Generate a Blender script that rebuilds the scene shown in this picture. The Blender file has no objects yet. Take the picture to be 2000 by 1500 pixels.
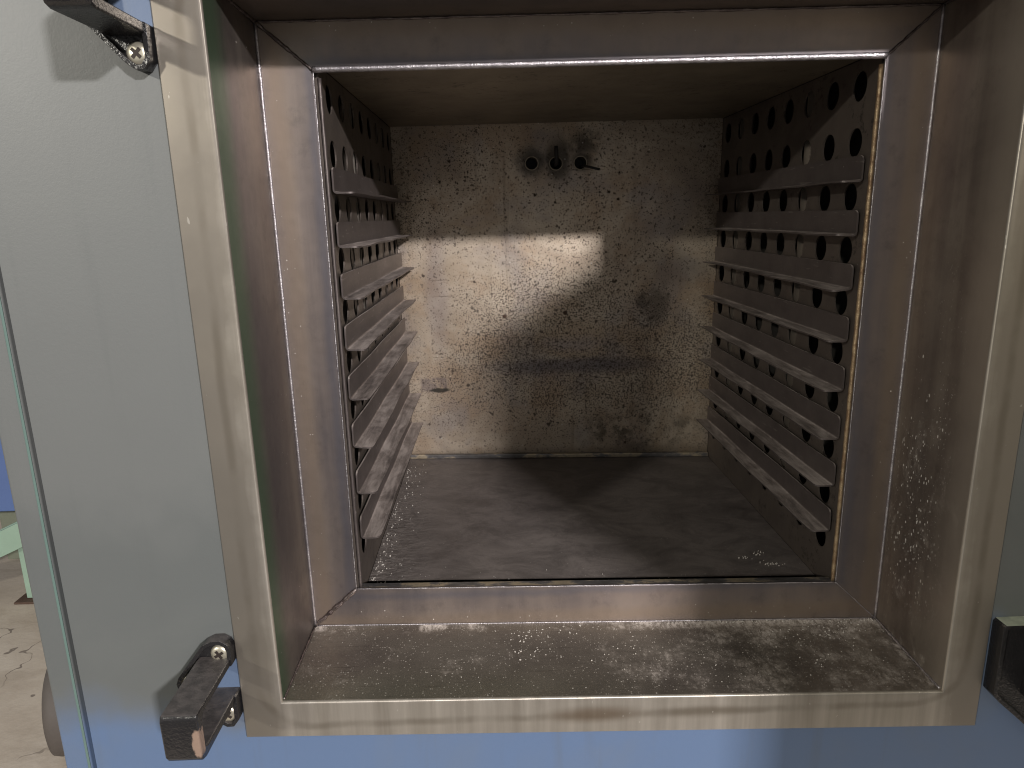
import bpy, bmesh, math, random
from mathutils import Vector, Matrix
from mathutils.geometry import tessellate_polygon
random.seed(7)
S = bpy.context.scene
COL = S.collection

# ------------------------------------------------------------------ camera, world, lamps, exposure
M3 = [[0.999416705779452, 0.02709992904485637, -0.020780809770366636],
      [-0.02646584769416747, 0.23005485607801163, -0.9728177229577771],
      [-0.02158256506482827, 0.9728002657486732, 0.23063788900467624]]
cam_d = bpy.data.cameras.new('camera')
cam = bpy.data.objects.new('camera', cam_d); COL.objects.link(cam)
mw = Matrix(M3).to_4x4(); mw.translation = Vector((-0.09873, -0.54766, 0.44235))
cam.matrix_world = mw
cam_d.sensor_width = 36; cam_d.lens = 24.885; cam_d.clip_start = .01; cam_d.clip_end = 60
S.camera = cam

world = bpy.data.worlds.new('World'); S.world = world; world.use_nodes = True
wn = world.node_tree; bg = wn.nodes['Background']
tc = wn.nodes.new('ShaderNodeTexCoord'); sep = wn.nodes.new('ShaderNodeSeparateXYZ')
wn.links.new(tc.outputs['Generated'], sep.inputs[0])
mr = wn.nodes.new('ShaderNodeMapRange'); mr.inputs[1].default_value = -1; mr.inputs[2].default_value = 1
wn.links.new(sep.outputs[2], mr.inputs[0])
cr = wn.nodes.new('ShaderNodeValToRGB'); e = cr.color_ramp.elements
e[0].position = .15; e[0].color = (.05, .055, .065, 1); e[1].position = 1; e[1].color = (.55, .55, .50, 1)
for p_, c_ in [(.26, (.11, .11, .115)), (.37, (.33, .32, .30)), (.5, (.56, .545, .525)), (.65, (.51, .50, .48))]:
    k_ = e.new(p_); k_.color = (*c_, 1)
wn.links.new(mr.outputs[0], cr.inputs[0]); wn.links.new(cr.outputs[0], bg.inputs[0])
bg.inputs[1].default_value = .60

def lamp(name, loc, target, w, h, power, color):
    ld = bpy.data.lights.new(name, 'AREA'); ld.shape = 'RECTANGLE'; ld.size = w; ld.size_y = h
    ld.energy = power; ld.color = color
    o = bpy.data.objects.new(name, ld); COL.objects.link(o)
    o.location = loc
    o.rotation_euler = (Vector(target) - Vector(loc)).to_track_quat('-Z', 'Y').to_euler()
    return o
lamp('ceiling_lamp', (2.45, -5.0, 2.39), (0, 0, .3), .40, .17, 400, (1, .945, .93))
lamp('ceiling_lamp', (-4.45, -5.0, 2.43), (0, 0, .3), .45, .16, 150, (1, .95, .84))

S.view_settings.view_transform = 'Standard'; S.view_settings.look = 'None'
S.view_settings.exposure = 0; S.view_settings.gamma = 1
S.view_settings.use_curve_mapping = False
S.render.filter_size = 1.1; S.cycles.filter_width = 1.1

# ------------------------------------------------------------------ measured layout (metres)
W = .25                       # half width of the chamber mouth
WO, ZBO, ZTO = .33215, -.01302, .648
WI, ZBI, ZTI = .29686, .02301, .6135
WF, ZBF, ZTF, D1 = .29523, .02706, .6105, .1135
D2, ZBC, ZTC = .1165, .068, .5705
D3, ZFL, ZCE = .568, .0517, .577
RY1, RY2, PR, RZ0, RS = .132, .5508, .0254, .46668, .05006
HY0, HS = .1578, .0548
HR = .0134
FLOOR = -.9

def warp(p):                  # skews the oven shape slightly to match image coordinates
    x, y, z = p
    zz = max(-.3, min(.9, z)) - .3
    return (x + .01492*x*zz, y, z + x*(-.00788 + .05408*zz))

# ------------------------------------------------------------------ node helper
class G:
    def __init__(s, name):
        s.m = bpy.data.materials.new(name); s.m.use_nodes = True
        s.t = s.m.node_tree; s.b = s.t.nodes['Principled BSDF']
        s.tc = s.t.nodes.new('ShaderNodeTexCoord').outputs['Object']
        sp = s.n('ShaderNodeSeparateXYZ', s.tc); s.x, s.y, s.z = sp.outputs
    def n(s, typ, *ins, **pr):
        nd = s.t.nodes.new(typ)
        for k, v in pr.items(): setattr(nd, k, v)
        for i, v in enumerate(ins): s.set(nd.inputs[i], v)
        return nd
    def set(s, sock, v):
        if v is None: return
        if hasattr(v, 'is_output'): s.t.links.new(v, sock)
        elif isinstance(v, (tuple, list)) and len(v) == 3 and sock.type == 'RGBA': sock.default_value = (*v, 1)
        else: sock.default_value = v
    def m_(s, op, a, b=None, c=None, clamp=False):
        nd = s.n('ShaderNodeMath', a, b, c, operation=op); nd.use_clamp = clamp
        return nd.outputs[0]
    def add(s, a, b): return s.m_('ADD', a, b)
    def sub(s, a, b): return s.m_('SUBTRACT', a, b)
    def mul(s, a, b): return s.m_('MULTIPLY', a, b)
    def mx(s, a, b): return s.m_('MAXIMUM', a, b)
    def sm(s, v, a, b, lo=0., hi=1.):      # smooth step a..b
        nd = s.n('ShaderNodeMapRange', v, a, b, lo, hi, interpolation_type='SMOOTHSTEP')
        return nd.outputs[0]
    def band(s, v, a, b, soft):             # 1 inside a..b
        return s.mul(s.sm(v, a-soft, a+soft), s.sm(v, b-soft, b+soft, 1., 0.))
    def mix(s, f, a, b, mode='MIX'):
        nd = s.t.nodes.new('ShaderNodeMix'); nd.data_type = 'RGBA'; nd.blend_type = mode
        s.set(nd.inputs[0], f); s.set(nd.inputs[6], a); s.set(nd.inputs[7], b)
        return nd.outputs[2]
    def vec(s, sx=1, sy=1, sz=1, off=(0, 0, 0), rot=(0, 0, 0)):
        nd = s.n('ShaderNodeMapping', s.tc)
        nd.inputs['Scale'].default_value = (sx, sy, sz); nd.inputs['Location'].default_value = off
        nd.inputs['Rotation'].default_value = rot
        return nd.outputs[0]
    def noise(s, scale, detail=4, rough=.55, vec=None, dist=0.):
        nd = s.n('ShaderNodeTexNoise'); s.set(nd.inputs['Vector'], vec or s.tc)
        nd.inputs['Scale'].default_value = scale; nd.inputs['Detail'].default_value = detail
        nd.inputs['Roughness'].default_value = rough; nd.inputs['Distortion'].default_value = dist
        return nd.outputs[0]
    def vor(s, scale, vec=None, rnd=1., feature='F1', out='Distance'):
        nd = s.n('ShaderNodeTexVoronoi', feature=feature); s.set(nd.inputs['Vector'], vec or s.tc)
        nd.inputs['Scale'].default_value = scale; nd.inputs['Randomness'].default_value = rnd
        return nd
    def spots(s, scale, size, dens, vec=None):
        """round specks: voronoi cells, size varies per cell, a share dens of cells carries one"""
        v = s.vor(scale, vec); c = s.n('ShaderNodeSeparateColor', v.outputs['Color'])
        r = s.mul(s.m_('POWER', c.outputs[0], 2.), size)
        r = s.add(r, size*.25)
        inside = s.sm(s.sub(v.outputs['Distance'], r), -.05*1, .05, 1., 0.)
        keep = s.m_('LESS_THAN', c.outputs[1], dens)
        return s.mul(inside, keep)
    def blob(s, cx, cz, rx, rz, soft=.3, wob=0., ax='xz', nz=None):
        a = s.x if ax[0] == 'x' else s.y; b = s.z if ax[1] == 'z' else s.y
        if nz is not None:
            a = s.add(a, s.mul(s.sub(nz, .5), wob)); b = s.add(b, s.mul(s.sub(nz, .5), wob*.7))
        u = s.m_('DIVIDE', s.sub(a, cx), rx); v = s.m_('DIVIDE', s.sub(b, cz), rz)
        d = s.m_('SQRT', s.add(s.mul(u, u), s.mul(v, v)))
        return s.sm(d, 1-soft, 1+soft, 1., 0.)
    def ramp(s, f, stops):
        nd = s.n('ShaderNodeValToRGB', f); el = nd.color_ramp.elements
        el[0].position = stops[0][0]; el[0].color = (*stops[0][1], 1)
        el[1].position = stops[-1][0]; el[1].color = (*stops[-1][1], 1)
        for p, c in stops[1:-1]:
            k = el.new(p); k.color = (*c, 1)
        return nd.outputs[0]
    def bump(s, h, strength=.3, dist=.001, prev=None):
        nd = s.n('ShaderNodeBump'); nd.inputs['Strength'].default_value = strength
        nd.inputs['Distance'].default_value = dist; s.set(nd.inputs['Height'], h)
        if prev is not None: s.set(nd.inputs['Normal'], prev)
        return nd.outputs[0]
    def out(s, color, rough, metal=0., normal=None, spec=None, **kw):
        s.set(s.b.inputs['Base Color'], color); s.set(s.b.inputs['Roughness'], rough)
        s.set(s.b.inputs['Metallic'], metal)
        if normal is not None: s.set(s.b.inputs['Normal'], normal)
        if spec is not None: s.set(s.b.inputs['Specular IOR Level'], spec)
        for k, v in kw.items(): s.set(s.b.inputs[k.replace('_', ' ')], v)
        return s.m

# ------------------------------------------------------------------ materials
def brushed(g, axis, fine=900, broad=60):
    """long streaks running along axis"""
    sc = {'x': (.02, 1, 1), 'y': (1, .02, 1), 'z': (1, 1, .02)}[axis]
    a = g.noise(fine, 2, .6, g.vec(*sc)); b = g.noise(broad, 4, .6, g.vec(*[v if v == 1 else .06 for v in sc]))
    return a, b

def m_trim():
    g = G('brushed_trim_steel')
    # brushing runs across each leg of the trim frame on the bottom, along it on the sides
    side = g.sm(g.add(g.m_('ABSOLUTE', g.x), g.mul(g.sub(g.noise(30, 4), .5), .02)), .290, .322)
    bx, bbx = brushed(g, 'x'); bz, bbz = brushed(g, 'z')
    fine = g.n('ShaderNodeMix', side, bz, bz).outputs[0]
    broad = g.n('ShaderNodeMix', side, g.noise(120, 3, .6, g.vec(1, 1, .12)), bbz).outputs[0]
    col = g.ramp(broad, [(.28, (.35, .315, .27)), (.5, (.48, .44, .385)), (.72, (.60, .555, .49))])
    col = g.mix(g.mul(g.sm(g.noise(7, 3), .45, .75), .35), col, (.30, .27, .21))
    # mark left by the door gasket: rounded rectangle
    qx = g.mx(g.sub(g.m_('ABSOLUTE', g.x), .315-.045), 0.)
    qz = g.mx(g.sub(g.m_('ABSOLUTE', g.sub(g.z, .315)), .31-.045), 0.)
    d = g.sub(g.m_('SQRT', g.add(g.mul(qx, qx), g.mul(qz, qz))), .045)
    d = g.add(d, g.mul(g.sub(g.noise(20, 3), .5), .006))
    ring = g.sm(g.m_('ABSOLUTE', d), .0006, .0055, 1., 0.)
    ring = g.mul(ring, g.sm(g.noise(14, 4), .34, .6, .05, .42))
    col = g.mix(ring, col, (.16, .135, .10))
    col = g.mix(g.mul(g.blob(-.02, .006, .035, .007, .7), .6), col, (.16, .10, .05))
    col = g.mix(g.mul(g.blob(.075, .005, .04, .005, .8), .45), col, (.14, .11, .07))
    col = g.mix(g.mul(g.m_('GREATER_THAN', g.noise(260, 2, .5, g.vec(1, 1, .35)), .735), .5), col, (.75, .72, .66))
    rough = g.add(g.mul(fine, .16), g.mul(g.noise(14, 5, .7), .22)); rough = g.add(rough, .22)
    nb = g.bump(fine, .10, .0004); nb = g.bump(g.noise(9, 2), .08, .003, nb)
    return g.out(col, rough, .75, nb)

def heat(name, axis, c1, c2, c3, rough=.33, metal=.85, dust=0., extra=None, bias=None):
    """heat tinted stainless: straw, brown, purple patches with streaks"""
    g = G(name)
    fine, broad = brushed(g, axis, 700, 38)
    cloud = g.noise(9, 5, .6, dist=.6)
    f = g.add(g.mul(broad, .5), g.mul(cloud, .5))
    if bias: f = g.add(f, bias(g))
    col = g.ramp(f, [(.32, c1), (.46, c2), (.6, c3), (.74, c2)])
    col = g.mix(g.mul(g.sm(g.noise(55, 5, .7), .5, .8), .35), col, tuple(v*.45 for v in c1))
    r = g.add(g.mul(broad, .22), rough-.08); r = g.add(r, g.mul(g.noise(120, 3), .10))
    if extra: col, r = extra(g, col, r)
    if dust:
        dn = g.spots(420, .22, dust)
        col = g.mix(g.mul(dn, .8), col, (.62, .58, .53)); r = g.add(r, g.mul(dn, .5))
        metal = g.mul(g.sub(1., dn), metal)
    nb = g.bump(fine, .08, .0004); nb = g.bump(g.noise(14, 3), .22, .004, nb)
    return g.out(col, r, metal, nb)

PUR, BRN, STR, GRN = (.155, .125, .135), (.16, .120, .092), (.27, .225, .18), (.13, .135, .105)

def m_band():
    def bias(g):   # tint follows the distance from the chamber mouth
        dx = g.sub(g.m_('ABSOLUTE', g.x), .25); dz = g.mx(g.sub(.068, g.z), g.sub(g.z, .57))
        d = g.mx(dx, dz)
        return g.add(g.mul(g.sm(d, .0, .045), .22), -.10)
    def extra(g, col, r):
        dx = g.sub(g.m_('ABSOLUTE', g.x), .25); dz = g.mx(g.sub(.068, g.z), g.sub(g.z, .57)); d = g.mx(dx, dz)
        d = g.add(d, g.mul(g.sub(g.noise(25, 3), .5), .010))
        col = g.mix(g.mul(g.band(d, .001, .008, .004), .6), col, (.15, .145, .17))
        col = g.mix(g.mul(g.band(d, .026, .040, .006), .55), col, (.30, .235, .18))
        return col, r
    return heat('heat_tinted_flange_steel', 'z', (.195, .17, .17), (.245, .207, .192), (.29, .243, .215), .36, .8, .02, extra, bias)

def m_sill():
    g = G('dusty_sill_steel')
    cloud = g.noise(12, 6, .65, dist=.5)
    col = g.ramp(cloud, [(.3, (.21, .18, .16)), (.5, (.275, .24, .205)), (.72, (.35, .31, .265))])
    front = g.mul(g.sm(g.y, .06, .0), g.sm(g.x, .10, -.12)); col = g.mix(g.mul(front, .55), col, (.235, .24, .18))
    # dust cover grows to the right and along the back corner
    right = g.sm(g.x, -.08, .22)
    n1 = g.noise(17, 9, .78, g.vec(1, 1.2, 1, rot=(0, 0, .35)), .15)
    cover = g.sm(g.add(n1, g.mul(right, .16)), .55, .85)
    fold = g.mul(g.sm(g.y, .098, .112), g.sm(g.add(g.noise(30, 5), g.mul(right, .18)), .5, .62))
    corner = g.sm(g.sub(g.x, g.mul(g.sub(.11, g.y), .05)), .262, .30)
    corner = g.mul(corner, g.sm(g.noise(60, 5, .7), .35, .65))
    cover = g.mx(cover, g.mx(fold, corner))
    swirl = g.noise(240, 4, .85, g.vec(1, .45, 1, rot=(0, 0, .5)))
    cover = g.mul(cover, g.sm(swirl, .36, .60, .15, 1.))
    col = g.mix(g.mul(cover, .8), col, (.56, .50, .455))
    sp = g.spots(480, .30, .45); sp2 = g.spots(240, .17, .10)
    spk = g.mx(g.mul(sp, g.sm(g.add(n1, g.mul(right, .12)), .38, .6)), sp2)
    col = g.mix(g.mul(spk, .5), col, (.50, .47, .42))
    # wiped streaks
    ws = g.sm(g.noise(70, 3, .6, g.vec(.3, 5, 1, rot=(0, 0, -.45))), .60, .68)
    col = g.mix(g.mul(ws, .22), col, (.05, .04, .035))
    mm = g.mul(g.sub(1., g.mx(cover, spk)), .75)
    r = g.add(.30, g.mul(g.mx(cover, spk), .45)); r = g.add(r, g.mul(g.noise(90, 4), .15))
    nb = g.bump(g.add(g.noise(400, 3), g.mul(spk, .8)), .35, .0006)
    return g.out(col, r, mm, nb)

def m_jamb_right():
    def extra(g, col, r):
        low = g.sm(g.z, .36, .10); mid = g.band(g.y, .012, .115, .02)
        n1 = g.noise(30, 6, .75, g.vec(1, 1.5, .8), .3)
        cover = g.mul(g.mul(g.sm(n1, .50, .72), low), mid)
        sp = g.mul(g.mx(g.spots(430, .34, .6, g.vec(1, 1, .6, rot=(.5, 0, 0))), g.spots(300, .22, .30, g.vec(1, 1, .5, rot=(.6, 0, 0)))), g.mul(g.sm(g.add(n1, g.mul(low, .14)), .50, .60), g.mul(g.mul(g.sm(g.z, .42, .28), g.sm(g.z, .05, .12)), g.mul(g.sm(g.y, .02, .05), g.sm(g.y, .112, .09)))))
        cover = g.mul(cover, g.sm(g.noise(220, 3, .7), .35, .6, .2, 1.))
        col = g.mix(g.mul(cover, .65), col, (.60, .55, .49))
        col = g.mix(g.mul(sp, .95), col, (.85, .82, .76))
        lip = g.sm(g.add(g.y, g.mul(g.sub(g.noise(12, 3), .5), .03)), .055, .0)
        col = g.mix(g.mul(lip, .75), col, (.50, .44, .37))  # beige reflection along the front lip, put into the colour
        g.set(g.b.inputs['Metallic'], .8)
        return col, g.add(r, g.mul(g.mx(cover, sp), .3))
    return heat('dusty_jamb_steel', 'z', (.15, .125, .112), (.20, .165, .14), (.28, .24, .20), .33, .75, .0, extra)

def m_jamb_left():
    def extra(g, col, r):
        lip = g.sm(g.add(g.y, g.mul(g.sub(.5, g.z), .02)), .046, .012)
        col = g.mix(g.mul(lip, .85), col, (.13, .215, .13))  # heat tint, greenish towards the lip
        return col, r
    return heat('green_tinted_jamb_steel', 'z', (.14, .122, .122), (.18, .156, .145), (.25, .22, .195), .32, .8, .012, extra)

def m_head():
    return heat('heat_tinted_head_steel', 'x', (.16, .14, .14), (.20, .17, .15), (.25, .21, .18), .32, .85)

def m_back():
    g = G('speckled_back_steel')
    cloud = g.noise(6, 5, .6, dist=.7)
    col = g.ramp(cloud, [(.3, (.32, .26, .215)), (.43, (.40, .325, .25)), (.55, (.52, .44, .35)), (.65, (.43, .34, .25)), (.75, (.37, .31, .28))])
    col = g.mix(g.mul(g.sm(g.noise(13, 5, .65), .48, .64), .38), col, (.36, .235, .14))
    col = g.mix(g.mul(g.sm(g.noise(9, 4, .6, g.vec(off=(3, 1, 2))), .50, .66), .38), col, (.26, .245, .265))
    # broad heat marks
    nz = g.noise(16, 4)
    col = g.mix(g.mul(g.blob(.03, .205, .12, .012, .7, .02, nz=nz), .75), col, (.13, .12, .145))
    col = g.mix(g.mul(g.blob(-.19, .33, .016, .09, .6, .02, nz=nz), .35), col, (.22, .19, .22))
    soot = g.mx(g.blob(-.038, .522, .022, .02, .6, .03, nz=g.noise(60, 5)), g.blob(.002, .522, .02, .03, .5, .03, nz=g.noise(55, 5)))
    soot = g.mx(soot, g.blob(.038, .522, .016, .014, .6, .02, nz=g.noise(60, 5)))
    soot = g.mx(soot, g.blob(.04, .545, .02, .016, .9, .06, nz=g.noise(90, 5)))
    col = g.mix(g.mul(soot, .8), col, (.04, .036, .03))
    st2 = g.mx(g.blob(.158, .30, .018, .03, .5, .05, nz=g.noise(70, 5)), g.blob(.135, .305, .008, .018, .5, .03, nz=g.noise(70, 5)))
    col = g.mix(g.mul(st2, .7), col, (.12, .10, .08))
    pl = g.mul(g.mul(g.band(g.x, -.222, -.180, .003), g.band(g.z, .168, .192, .002)), g.sm(g.noise(140, 5, .75), .42, .55))
    col = g.mix(g.mul(pl, .6), col, (.16, .13, .14))
    pl2 = g.blob(-.192, .1705, .016, .0035, .25, .012, nz=g.noise(170, 5, .7))
    col = g.mix(g.mul(pl2, .9), col, (.025, .025, .02))
    st3 = g.mul(g.blob(.13, .095, .09, .028, .8, .06, nz=g.noise(40, 5)), g.sm(g.noise(45, 5, .7), .42, .62))
    col = g.mix(g.mul(st3, .8), col, (.07, .06, .045))
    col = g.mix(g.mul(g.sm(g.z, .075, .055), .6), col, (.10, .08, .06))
    # rust pits, several sizes, denser low in the middle
    dens = g.add(g.mul(g.sm(g.noise(7, 4, .6, g.vec(off=(5, 5, 5))), .35, .65), .45), g.mul(g.blob(.04, .22, .22, .12, .6), .55))
    v2 = g.vec(1, 0, 1)
    wv = g.n('ShaderNodeTexNoise', g.tc); wv.inputs['Scale'].default_value = 420; wv.inputs['Detail'].default_value = 2
    wsub = g.n('ShaderNodeVectorMath', wv.outputs['Color'], (.5, .5, .5), operation='SUBTRACT').outputs[0]
    wsc = g.n('ShaderNodeVectorMath', wsub, operation='SCALE'); wsc.inputs['Scale'].default_value = .006
    v3 = g.n('ShaderNodeVectorMath', v2, wsc.outputs[0], operation='ADD').outputs[0]
    p1 = g.mul(g.spots(260, .40, .75, v3), g.sm(dens, .0, .7, .55, 1.))
    p2 = g.mul(g.spots(165, .28, .5, v3), g.sm(dens, .0, .8, .6, 1.))
    p3 = g.spots(62, .14, .22, v3)
    drip = g.sm(g.noise(70, 4, .6, g.vec(1, 0, .05)), .56, .72); col = g.mix(g.mul(drip, .3), col, (.20, .15, .105))
    th = g.sm(dens, .10, .85, .60, .52)
    p0 = g.sm(g.sub(g.noise(420, 3, .65, v2), th), 0., .05)
    p00 = g.mul(g.sm(g.sub(g.noise(170, 5, .8, v2), g.add(th, .03)), 0., .03), .9)
    p0 = g.mx(p0, p00)
    clus = g.mul(g.sm(g.noise(130, 4, .75, v2), .58, .66), g.sm(g.noise(14, 3, .6, g.vec(off=(9, 2, 4))), .60, .70))
    edge = g.mul(g.sm(g.m_('ABSOLUTE', g.x), .20, .245), g.sm(g.noise(190, 4, .75, v2), .52, .62))
    pit = g.mx(g.mx(p0, p1), g.mx(g.mx(p2, p3), g.mx(clus, g.mul(edge, .8))))
    col = g.mix(g.mul(pit, .93), col, (.035, .022, .014))
    # dry white specks and scratches
    scr = g.sm(g.noise(300, 1, .5, g.vec(.03, 0, 1)), .74, .76); scr = g.mul(scr, g.sm(g.noise(14, 2, .5, g.vec(off=(4, 0, 7))), .52, .60))
    col = g.mix(g.mul(scr, .8), col, (.07, .05, .035))
    scv = g.mul(g.sm(g.noise(420, 1, .5, g.vec(1, 0, .03)), .80, .82), g.blob(.02, .41, .2, .03, .5))
    col = g.mix(g.mul(scv, .8), col, (.05, .04, .03))
    w = g.spots(150, .10, .05, v2); col = g.mix(g.mul(w, .7), col, (.8, .78, .72))
    r = g.add(g.mul(g.noise(24, 4), .22), .34); r = g.add(r, g.mul(pit, .3))
    mm = g.mul(g.sub(1., pit), .62)
    nb = g.bump(g.mul(pit, -1.), .2, .0004); nb = g.bump(g.noise(7, 3), .25, .008, nb)
    return g.out(col, r, mm, nb)

def m_floorpan():
    g = G('scaled_floor_steel')
    cloud = g.noise(16, 7, .75, g.vec(1, 1.6, 1), .6)
    col = g.ramp(cloud, [(.3, (.088, .076, .072)), (.45, (.128, .112, .106)), (.6, (.185, .162, .152)), (.72, (.135, .118, .11))])
    left = g.sm(g.x, -.165, -.245)
    left = g.mul(left, g.sm(g.y, .62, .2))
    crust = g.mul(left, g.sm(g.noise(90, 5, .7, g.vec(1, 2, 1)), .40, .66))
    col = g.mix(g.mul(crust, .55), col, (.30, .27, .25))
    ws = g.sm(g.noise(26, 5, .7, g.vec(1, 3.5, 1, rot=(0, 0, .25)), .6), .58, .78)
    col = g.mix(g.mul(ws, .3), col, (.22, .19, .175))
    sp = g.mul(g.spots(180, .14, .22, g.vec(1, 1.8, 0)), g.sm(g.y, .30, .13))
    sp2 = g.spots(260, .13, .07, g.vec(1, 1.4, 0))
    sp = g.mx(sp, sp2)
    col = g.mix(g.mul(sp, .7), col, (.5, .47, .43))
    r = g.add(.42, g.mul(cloud, .2))
    nb = g.bump(g.add(g.noise(220, 4, .7), g.mul(crust, 2.)), .5, .0008)
    return g.out(col, r, g.mul(g.sub(1., g.mx(crust, sp)), .12), nb)

def m_liner(name, c1, c2, rough=.42, metal=.6, dusty=0.):
    g = G(name)
    cloud = g.noise(14, 5, .6, dist=.5)
    col = g.ramp(cloud, [(.3, c1), (.7, c2)])
    sp = g.spots(260, .16, .12); dk = g.mul(g.sm(g.noise(110, 5, .75), .54, .62), g.sm(g.noise(15, 3), .48, .6))
    col = g.mix(g.mul(dk, .7), col, tuple(v*.35 for v in c1))
    col = g.mix(g.mul(sp, .35), col, (.45, .42, .39))
    nb = g.bump(g.noise(300, 3), .15, .0004)
    return g.out(col, g.add(rough, g.mul(g.noise(60, 4), .14)), metal, nb)

def m_runner():
    g = G('scaled_runner_steel')
    up = g.n('ShaderNodeSeparateXYZ', g.n('ShaderNodeNewGeometry').outputs['True Normal']).outputs[2]
    up = g.sm(up, .35, .95)
    str_ = g.noise(95, 6, .75, g.vec(1, .12, 1), .5)
    str2 = g.noise(28, 5, .7, g.vec(1, .5, 1), .8)
    col = g.ramp(g.noise(26, 5, .7), [(.3, (.105, .088, .084)), (.7, (.155, .132, .125))])
    f = g.add(g.mul(str_, .55), g.mul(str2, .45))
    dusty = g.ramp(f, [(.36, (.10, .083, .077)), (.47, (.27, .23, .21)), (.60, (.52, .455, .42))])
    col = g.mix(up, col, dusty)                      # dust lies on the upward ledges
    sp = g.spots(120, .11, .10); col = g.mix(g.mul(sp, .75), col, (.6, .57, .52))
    scr = g.sm(g.noise(260, 2, .6, g.vec(1, .1, 1)), .66, .72); col = g.mix(g.mul(scr, .35), col, (.35, .31, .29))
    r = g.add(g.mul(up, .15), g.add(.38, g.mul(str_, .2)))
    return g.out(col, r, g.sub(.6, g.mul(up, .45)), g.bump(g.noise(260, 4), .25, .0005))

def m_paint(name, base=(.105, .165, .29)):
    g = G(name)
    col = g.mix(g.mul(g.noise(3, 4), .3), base, tuple(v*.86 for v in base))
    col = g.mix(g.mul(g.spots(60, .05, .10), .8), col, (.6, .62, .6)) if False else col
    scr = g.mul(g.sm(g.noise(180, 1, .5, g.vec(1, 1, .03, rot=(0, .2, 0))), .79, .81), g.sm(g.noise(9, 2), .55, .62))
    col = g.mix(g.mul(scr, .35), col, (.55, .58, .6))
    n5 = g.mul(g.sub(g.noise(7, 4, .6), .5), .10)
    # grey reflection painted over the blue, fading low down and round the brackets
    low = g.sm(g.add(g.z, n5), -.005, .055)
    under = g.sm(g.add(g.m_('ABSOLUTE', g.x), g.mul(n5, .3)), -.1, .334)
    glare = g.mul(low, g.sm(under, 0., 1., .45, 1.))
    glare_gap = g.mx(g.mx(g.blob(-.338, .600, .026, .040, .3), g.blob(-.336, .048, .024, .034, .3)), g.blob(.335, .045, .022, .045, .3))  # blue spots where the brackets block the painted reflection
    glare = g.mul(glare, g.sub(1., g.mul(glare_gap, .85)))
    col = g.mix(g.mul(glare, .97), col, (.140, .146, .140))
    col = g.mix(g.mul(g.mul(glare, g.sm(g.add(g.z, g.mul(n5, 1.5)), .235, .17)), .45), col, (.085, .097, .097))  # soft shade on the lower panel, painted as a darker grey
    col = g.mix(g.mul(g.spots(55, .045, .09), .8), col, (.55, .57, .55)); col = g.mix(g.mul(g.spots(38, .035, .06), .7), col, (.06, .06, .07))
    dirt = g.sm(g.noise(5, 4, .6, dist=.6), .5, .75)
    drip = g.mul(g.sm(g.noise(45, 4, .6, g.vec(1, 1, .06)), .55, .72), .22); col = g.mix(drip, col, (.10, .11, .11))
    col = g.mix(g.mul(dirt, .25), col, (.16, .17, .16))
    nb = g.bump(g.noise(900, 2, .6), .16, .0003); nb = g.bump(g.noise(260, 2), .10, .0006, nb)
    return g.out(col, g.add(.40, g.mul(g.noise(12, 4), .10)), 0., nb, .85)

def m_black(name='chipped_black_enamel', dust=(.16, .14, .135), amt=(.2, .5)):  # dust: dust colour on the latches, painted reflection on the hinge bracket
    g = G(name)
    lump = g.noise(330, 3, .6)
    col = g.mix(g.mul(g.noise(90, 4), .5), (.012, .012, .013), (.035, .032, .033))
    chip = g.mul(g.m_('GREATER_THAN', g.x, .003), g.mul(g.m_('LESS_THAN', g.y, -.0705), g.blob(.0125, .000, .0040, .0125, .15, .007, nz=g.noise(300, 5, .7))))
    fleck = g.sm(g.noise(210, 4, .7), .71, .73)
    col = g.mix(chip, col, (.26, .18, .135))
    col = g.mix(g.mul(fleck, .8), col, (.28, .23, .20))
    dust_glint_up = g.sm(g.n('ShaderNodeSeparateXYZ', g.n('ShaderNodeNewGeometry').outputs['Normal']).outputs[2], .6, .95)
    col = g.mix(g.mul(dust_glint_up, g.sm(g.noise(120, 4), .3, .7, *amt)), col, dust)  # dust on the latches, a painted reflection on the hinge bracket
    return g.out(col, g.add(g.add(.24, g.mul(dust_glint_up, .25)), g.mul(chip, .5)), 0., g.bump(lump, .55, .0012), .6)

def m_plain(name, col, rough, metal=0., nscale=80, amt=.3, bump=.2):
    g = G(name)
    c = g.mix(g.mul(g.noise(nscale, 4), amt), col, tuple(v*.4 for v in col))
    return g.out(c, g.add(rough, g.mul(g.noise(nscale*1.7, 3), .1)), metal, g.bump(g.noise(nscale*3, 3), bump, .0006))

def m_concrete():
    g = G('worn_concrete')
    n1 = g.noise(2.2, 6, .65, dist=.6)
    col = g.ramp(n1, [(.3, (.42, .35, .28)), (.5, (.53, .46, .38)), (.7, (.60, .53, .45))])
    col = g.mix(g.mul(g.sm(g.noise(3.5, 4, .6, g.vec(1, 2.5, 1, rot=(0, 0, .6))), .5, .7), .4), col, (.30, .24, .18))
    ck = g.m_('ABSOLUTE', g.sub(g.noise(1.3, 5, .6, g.vec(off=(2, 3, 0))), .5))
    col = g.mix(g.mul(g.sm(ck, .0012, .003, .8, 0.), g.sm(g.noise(2, 2), .50, .56)), col, (.14, .11, .09))
    col = g.mix(g.mul(g.spots(26, .12, .12), .6), col, (.10, .08, .07))
    return g.out(col, .72, 0., g.bump(g.noise(60, 5), .3, .004))

def m_mottled():
    g = G('mottled_lip_steel')
    n = g.noise(45, 5, .7, g.vec(.5, 1, 1))
    col = g.ramp(n, [(.38, (.12, .115, .11)), (.48, (.17, .165, .17)), (.56, (.46, .39, .28)), (.7, (.22, .19, .15))])
    col = g.mix(g.mul(g.spots(420, .25, .3), .8), col, (.04, .03, .02))
    return g.out(col, .4, .6)

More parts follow.
